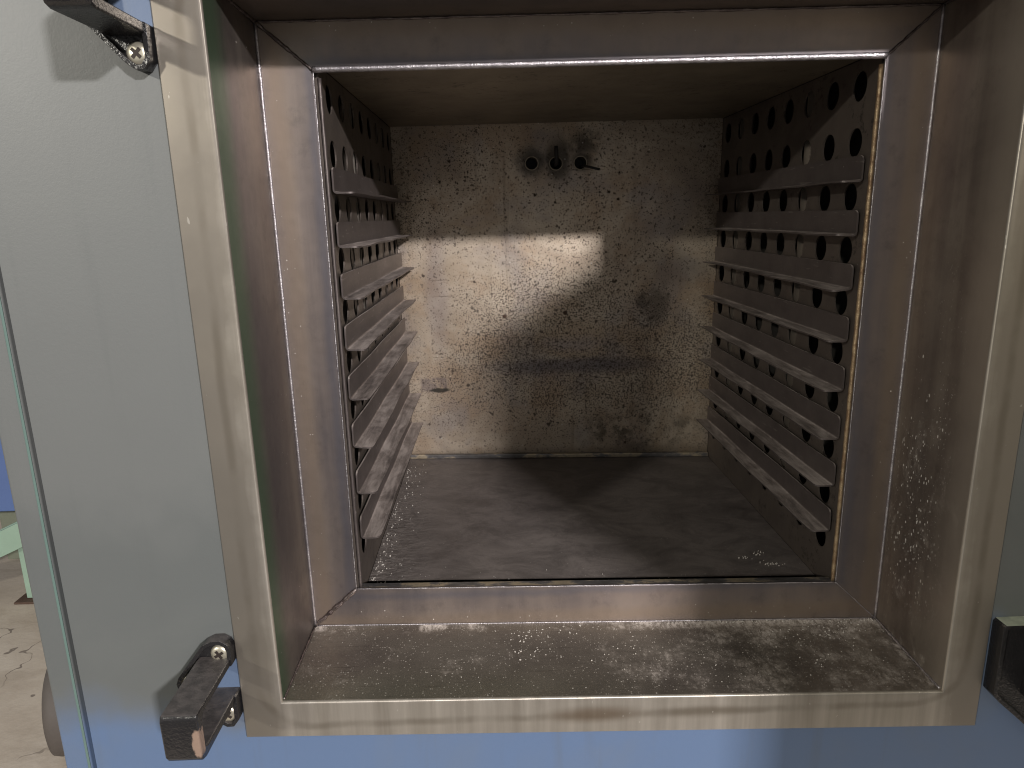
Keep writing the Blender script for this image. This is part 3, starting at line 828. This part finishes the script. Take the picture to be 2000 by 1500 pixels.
# ------------------------------------------------------------------ crumbs and powder
bm = bmesh.new()
def crumb(x, y, z, r):
    m = Matrix.Translation(warp((x, y, z))) @ Matrix.Rotation(random.uniform(0, 6), 4, (random.random(), random.random(), random.random()+.1)) @ Matrix.Diagonal((r*random.uniform(.6, 1.6), r*random.uniform(.6, 1.3), r*random.uniform(.5, .9), 1))
    bmesh.ops.create_icosphere(bm, subdivisions=1, radius=1, matrix=m)
def sillz(y): return ZBI+(ZBF-.002-ZBI)*y/D1
for k in range(420):
    x = -.28+.56*random.random()**.75; y = random.uniform(.006, .112)
    if random.random() < .25: y = .112-abs(random.gauss(0, .004))
    r_ = .00018+.0007*random.random()**6
    crumb(x, min(y, .1125), sillz(y)+r_*.3, r_)
for cx, cy, n, sx in [(-.075, .095, 26, .010), (-.070, .070, 22, .012), (-.025, .105, 14, .014), (.01, .07, 6, .01), (.245, .107, 60, .022), (.21, .045, 8, .01), (.20, .085, 30, .03)]:
    for k in range(n):
        y = min(.1125, max(.01, random.gauss(cy, sx*.6))); crumb(random.gauss(cx, sx), y, sillz(y)+.0003, random.uniform(.0003, .0010))
for k in range(90):
    x = min(.29, max(-.28, random.gauss(.2, .09))); crumb(x, random.uniform(.109, .1132), ZBF+.0002, random.uniform(.0004, .0011))
dustm = link('powder_crumbs', bm, M['crumb'], None, dowarp=False, merge=False)
dustm['kind'] = 'stuff'; dustm['label'] = 'white powder crumbs scattered over the steel sill'; dustm['category'] = 'powder crumbs'
bm = bmesh.new()
for k in range(170):
    t = random.random()**1.3; y = .135+.40*t; x = -.244+abs(random.gauss(0, .012)); crumb(x, y, ZFL+.0004, random.uniform(.0003, .0011))
for k in range(110):
    y = .134+abs(random.gauss(0, .02)); crumb(random.uniform(-.23, .12), y, ZFL+.0004, random.uniform(.0002, .0007))
for cx, cy in [(.185, .205), (.205, .215), (.215, .185), (.208, .19)]:
    for k in range(10): crumb(random.gauss(cx, .006), random.gauss(cy, .003), ZFL+.0003, random.uniform(.0005, .0011))
dm = link('scale_flakes', bm, M['crumb'], None, dowarp=False, merge=False)
dm['kind'] = 'stuff'; dm['label'] = 'pale flakes lying on the dark chamber floor'; dm['category'] = 'flakes'

# ------------------------------------------------------------------ what shows to the left of the cabinet
st = bpy.data.objects.new('steel_stand', None); COL.objects.link(st); st.location = (-1.835, 1.86, FLOOR)
st['label'] = 'pale green steel stand with a rusty foot plate on the concrete'; st['category'] = 'stand'
def loc_part(name, bm, mt, parent, **kw): return link(name, bm, mt, parent, dowarp=False, **kw)
bm = bmesh.new(); box(bm, -.016, .024, -.005, .003, .012, .27); box(bm, .020, .024, .0032, .045, .012, .27)
loc_part('leg', bm, M['green'], st, bevel=.002)
bm = bmesh.new(); box(bm, -.05, .04, -.03, .05, 0.001, .009); loc_part('foot_plate', bm, M['rust'], st, bevel=.002)
bm = bmesh.new()
a = Vector((-.60, -.025, -.05)); b = Vector((.45, -.025, .42))
d = (b-a).normalized(); nn = Vector((-d.z, 0, d.x))
for q0, q1, y0, y1 in ((0, .085, -.010, 0), (.075, .085, 0, .06)):
    P = [a+nn*q0, b+nn*q0, b+nn*q1, a+nn*q1]
    prism(bm, [(p.x, p.z) for p in P], -.025+y0, -.025+y1)
loc_part('brace', bm, M['green'], st, bevel=.002)
hs = bpy.data.objects.new('machine_housing', None); COL.objects.link(hs); hs.location = (-2.2, 2.2, FLOOR)
hs['label'] = 'bright blue machine housing behind the grey cabinet edge'; hs['category'] = 'machine'
bm = bmesh.new(); box(bm, -.6, .60, -.30, .4, .335, 1.5); loc_part('housing', bm, M['blue2'], hs, bevel=.006)
bm = bmesh.new(); box(bm, .05, .5, .0, .3, .0, .334); loc_part('base', bm, M['greystuff'], hs, bevel=.004)
wh = bpy.data.objects.new('rubber_wheel', None); COL.objects.link(wh); wh.location = (-1.235, 1.10, FLOOR+.125)
wh.rotation_euler = (0, 0, math.radians(20))
wh['label'] = 'grey rubber wheel standing on concrete beside the cabinet edge'; wh['category'] = 'wheel'
bm = bmesh.new(); lathe(bm, [(.075, -.040), (.105, -.045), (.119, -.040), (.1245, -.025), (.1255, 0), (.1245, .025), (.119, .040), (.105, .045), (.075, .040)], 48, 'x')
loc_part('tyre', bm, M['rubber'], wh, smooth=True)
bm = bmesh.new(); lathe(bm, [(.02, -.048), (.074, -.041), (.074, .041), (.02, .048)], 32, 'x'); loc_part('rim', bm, M['rust'], wh)
